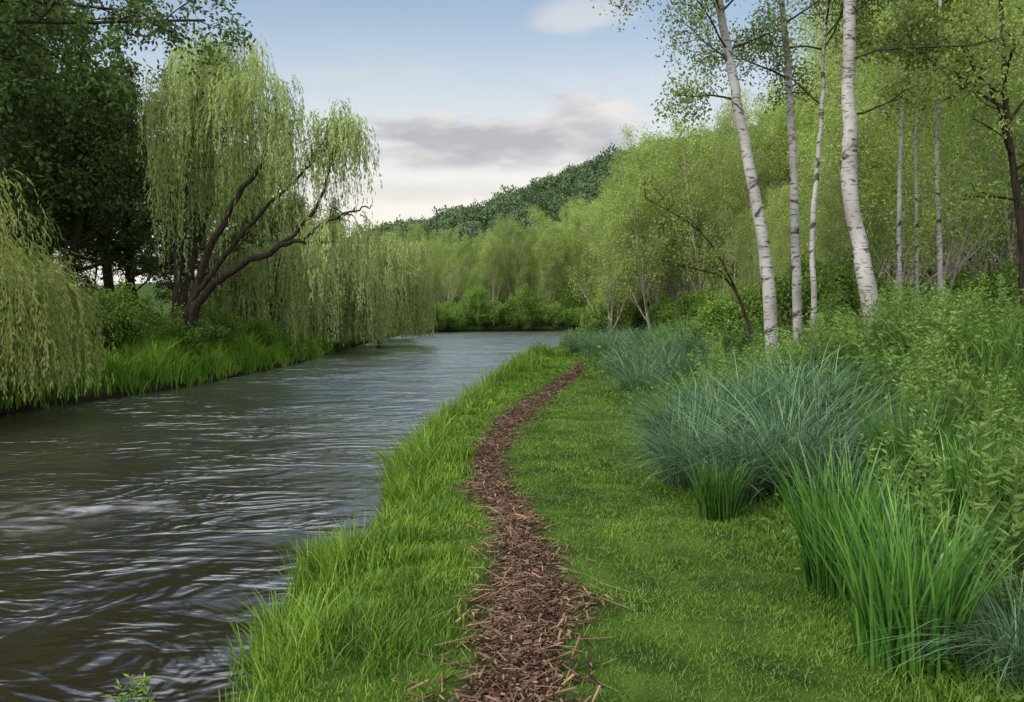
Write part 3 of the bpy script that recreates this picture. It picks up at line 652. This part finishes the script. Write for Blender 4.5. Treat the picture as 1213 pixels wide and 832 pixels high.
# ---------------------------------------------------------------- hill wood
def blob(seed, n_=650):
    R = np.random.default_rng(seed); mb = MB()
    D = norm(R.normal(size=(n_*2, 3))); D = D[D[:, 2] > -.3][:n_]
    lump = 1+.22*np.sin(D[:, 0]*5+seed)*np.sin(D[:, 1]*5+2*seed)*1.3
    P = D*np.array([3.4, 3.4, 4.0])*lump[:, None]*R.uniform(.78, 1.04, (len(D), 1))
    dd = R.normal(size=P.shape)+D*.4
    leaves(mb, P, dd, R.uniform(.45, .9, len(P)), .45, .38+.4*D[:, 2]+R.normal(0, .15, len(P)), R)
    return mb.arrays()
bl = [blob(1), blob(2), blob(3)]
hm = MB(); R = np.random.default_rng(55)
for gy in np.arange(128, 285, 6.0):
    for gx in np.arange(-.24*gy, .30*gy+5, 5.6):
        x = gx+R.uniform(-2.5, 2.5); y = gy+R.uniform(-2.5, 2.5)
        v_, f_, t__ = bl[R.integers(0, 3)]; a = R.uniform(0, 6.28); s = R.uniform(.5, 1.15)
        ca, sa = math.cos(a)*s, math.sin(a)*s
        vv = np.stack([v_[:, 0]*ca-v_[:, 1]*sa+x, v_[:, 0]*sa+v_[:, 1]*ca+y, v_[:, 2]*s*R.uniform(.9, 1.25)+float(hgt(x, y))+2.2], 1)
        hm.add(vv, f_, t__+R.normal(0, .2))
tag(link('hillside_wood', hm.mesh('hillside_wood', M['hill'])), 'dense dark green wood covering the hillside beyond the river', 'wood', kind='stuff')

# ---------------------------------------------------------------- sky, sun, camera
w = bpy.data.worlds.new('World'); scene.world = w; w.use_nodes = True
nt = w.node_tree; N = nt.nodes; L = nt.links; N.clear()
out = N.new('ShaderNodeOutputWorld'); sky = N.new('ShaderNodeTexSky'); sky.sky_type = 'NISHITA'; sky.sun_disc = False
EL, AZ = 40, 235
sky.sun_elevation = math.radians(EL); sky.sun_rotation = math.radians(AZ); sky.air_density = 1.0; sky.dust_density = 1.0; sky.ozone_density = 1.2
bg = N.new('ShaderNodeBackground'); bg.inputs[1].default_value = .15; L.new(sky.outputs[0], bg.inputs[0])
tc = N.new('ShaderNodeTexCoord'); sp = N.new('ShaderNodeSeparateXYZ'); L.new(tc.outputs['Generated'], sp.inputs[0])
yc = math_('MAXIMUM', sp.outputs['Y'], .05)
tx = math_('DIVIDE', sp.outputs['X'], yc); te = math_('DIVIDE', sp.outputs['Z'], yc)
front = math_('GREATER_THAN', sp.outputs['Y'], .1)
cv = N.new('ShaderNodeCombineXYZ'); L.new(tx, cv.inputs[0]); L.new(te, cv.inputs[1])
def cn(sx_, sy_, det=7, dist=.3, off=0):
    mp = N.new('ShaderNodeMapping'); mp.inputs['Scale'].default_value = (sx_, sy_, 1); mp.inputs['Location'].default_value = (off, off, 0); L.new(cv.outputs[0], mp.inputs[0])
    no = N.new('ShaderNodeTexNoise'); no.inputs['Scale'].default_value = 1; no.inputs['Detail'].default_value = det; no.inputs['Distortion'].default_value = dist; no.inputs['Roughness'].default_value = .5
    L.new(mp.outputs[0], no.inputs['Vector']); return no.outputs['Fac']
def ell(cx, cy, rx, ry):
    dx = math_('DIVIDE', math_('SUBTRACT', tx, cx), rx); dy = math_('DIVIDE', math_('SUBTRACT', te, cy), ry)
    s = math_('SQRT', math_('ADD', math_('MULTIPLY', dx, dx), math_('MULTIPLY', dy, dy)), 0)
    return math_('SUBTRACT', 1, s)
def mrange(src, a, b_, c=0, d=1):
    r = N.new('ShaderNodeMapRange'); r.interpolation_type = 'SMOOTHSTEP'; r.inputs[1].default_value = a; r.inputs[2].default_value = b_; r.inputs[3].default_value = c; r.inputs[4].default_value = d; L.new(src, r.inputs[0]); return r.outputs[0]
nA = cn(7, 22); nB = cn(22, 55, 5, .2, 3)
def cloud(e, amt=1.0, lo=0., hi=.55):
    s = math_('ADD', e, math_('MULTIPLY', math_('SUBTRACT', nA, .5), 1.7)); s = math_('ADD', s, math_('MULTIPLY', math_('SUBTRACT', nB, .5), .6))
    return mrange(s, lo, hi, 0, amt)
flat = mrange(te, .168, .192, 0, 1)
m1 = math_('MULTIPLY', cloud(ell(-.03, .21, .24, .048), .95), flat); m2 = math_('MULTIPLY', cloud(ell(.08, .225, .11, .048), .9), flat); m3 = cloud(ell(.095, .365, .08, .03), .5, .0, .8); m4 = cloud(ell(-.13, .15, .25, .02), .25, 0, .8)
cl_ = math_('MAXIMUM', math_('MAXIMUM', m1, m2), math_('MAXIMUM', m3, m4))
wide = mrange(cn(3, 9, 6, .5, 7), .5, .8, 0, .2)
cl_ = math_('MULTIPLY', math_('MAXIMUM', cl_, wide), front)
hz = math_('MULTIPLY', mrange(te, .52, .14, .15, .97), front)
hc = N.new('ShaderNodeValToRGB'); hc.color_ramp.elements[0].color = (1.0, .95, .87, 1); hc.color_ramp.elements[1].color = (.62, .75, .85, 1); hc.color_ramp.elements[0].position = .13; hc.color_ramp.elements[1].position = .36
L.new(te, hc.inputs[0])
bh = N.new('ShaderNodeBackground'); L.new(hc.outputs[0], bh.inputs[0]); bh.inputs[1].default_value = 1.0
mh = N.new('ShaderNodeMixShader'); L.new(hz, mh.inputs[0]); L.new(bg.outputs[0], mh.inputs[1]); L.new(bh.outputs[0], mh.inputs[2])
ambient_fill = N.new('ShaderNodeBackground'); ambient_fill.inputs[0].default_value = (1, .98, .95, 1); ambient_fill.inputs[1].default_value = 1.85  # bright white sky added overhead and behind, out of view, to lift ambient light
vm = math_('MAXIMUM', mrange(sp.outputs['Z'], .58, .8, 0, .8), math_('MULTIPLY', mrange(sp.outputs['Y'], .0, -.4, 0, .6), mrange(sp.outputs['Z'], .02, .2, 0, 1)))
mv = N.new('ShaderNodeMixShader'); L.new(vm, mv.inputs[0]); L.new(mh.outputs[0], mv.inputs[1]); L.new(ambient_fill.outputs[0], mv.inputs[2])
bc = N.new('ShaderNodeBackground')
shade = math_('ADD', math_('MULTIPLY', math_('SUBTRACT', te, .19), 8), math_('MULTIPLY', math_('SUBTRACT', cn(10, 30, 4, .2, 5), .5), 2.6))
cr_ = N.new('ShaderNodeValToRGB'); cr_.color_ramp.elements[0].color = (.50, .50, .54, 1); cr_.color_ramp.elements[1].color = (.88, .82, .79, 1); cr_.color_ramp.elements[0].position = 0; cr_.color_ramp.elements[1].position = .85
L.new(shade, cr_.inputs[0]); L.new(cr_.outputs[0], bc.inputs[0]); bc.inputs[1].default_value = 1.0
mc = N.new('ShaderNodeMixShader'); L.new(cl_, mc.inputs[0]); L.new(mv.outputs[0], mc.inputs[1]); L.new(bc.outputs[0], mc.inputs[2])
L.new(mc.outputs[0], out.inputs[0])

sl = bpy.data.lights.new('sun', 'SUN'); sl.energy = 2.4; sl.angle = math.radians(13); sl.color = (1, .94, .84)
so = bpy.data.objects.new('sun', sl); C.objects.link(so)
az = math.radians(AZ); el = math.radians(EL)
pos = Vector((math.sin(az)*math.cos(el), math.cos(az)*math.cos(el), math.sin(el)))
so.rotation_euler = (-pos).to_track_quat('-Z', 'Y').to_euler()

cam = bpy.data.cameras.new('camera'); co = bpy.data.objects.new('camera', cam); C.objects.link(co)
cam.sensor_width = 36; cam.lens = 36*F/1213; cam.clip_end = 3000; cam.clip_start = .05
co.location = (0, 0, CAMZ); co.rotation_euler = (PI/2-pitch, 0, 0)
scene.camera = co
scene.view_settings.view_transform = 'Standard'; scene.view_settings.look = 'None'; scene.view_settings.exposure = 0
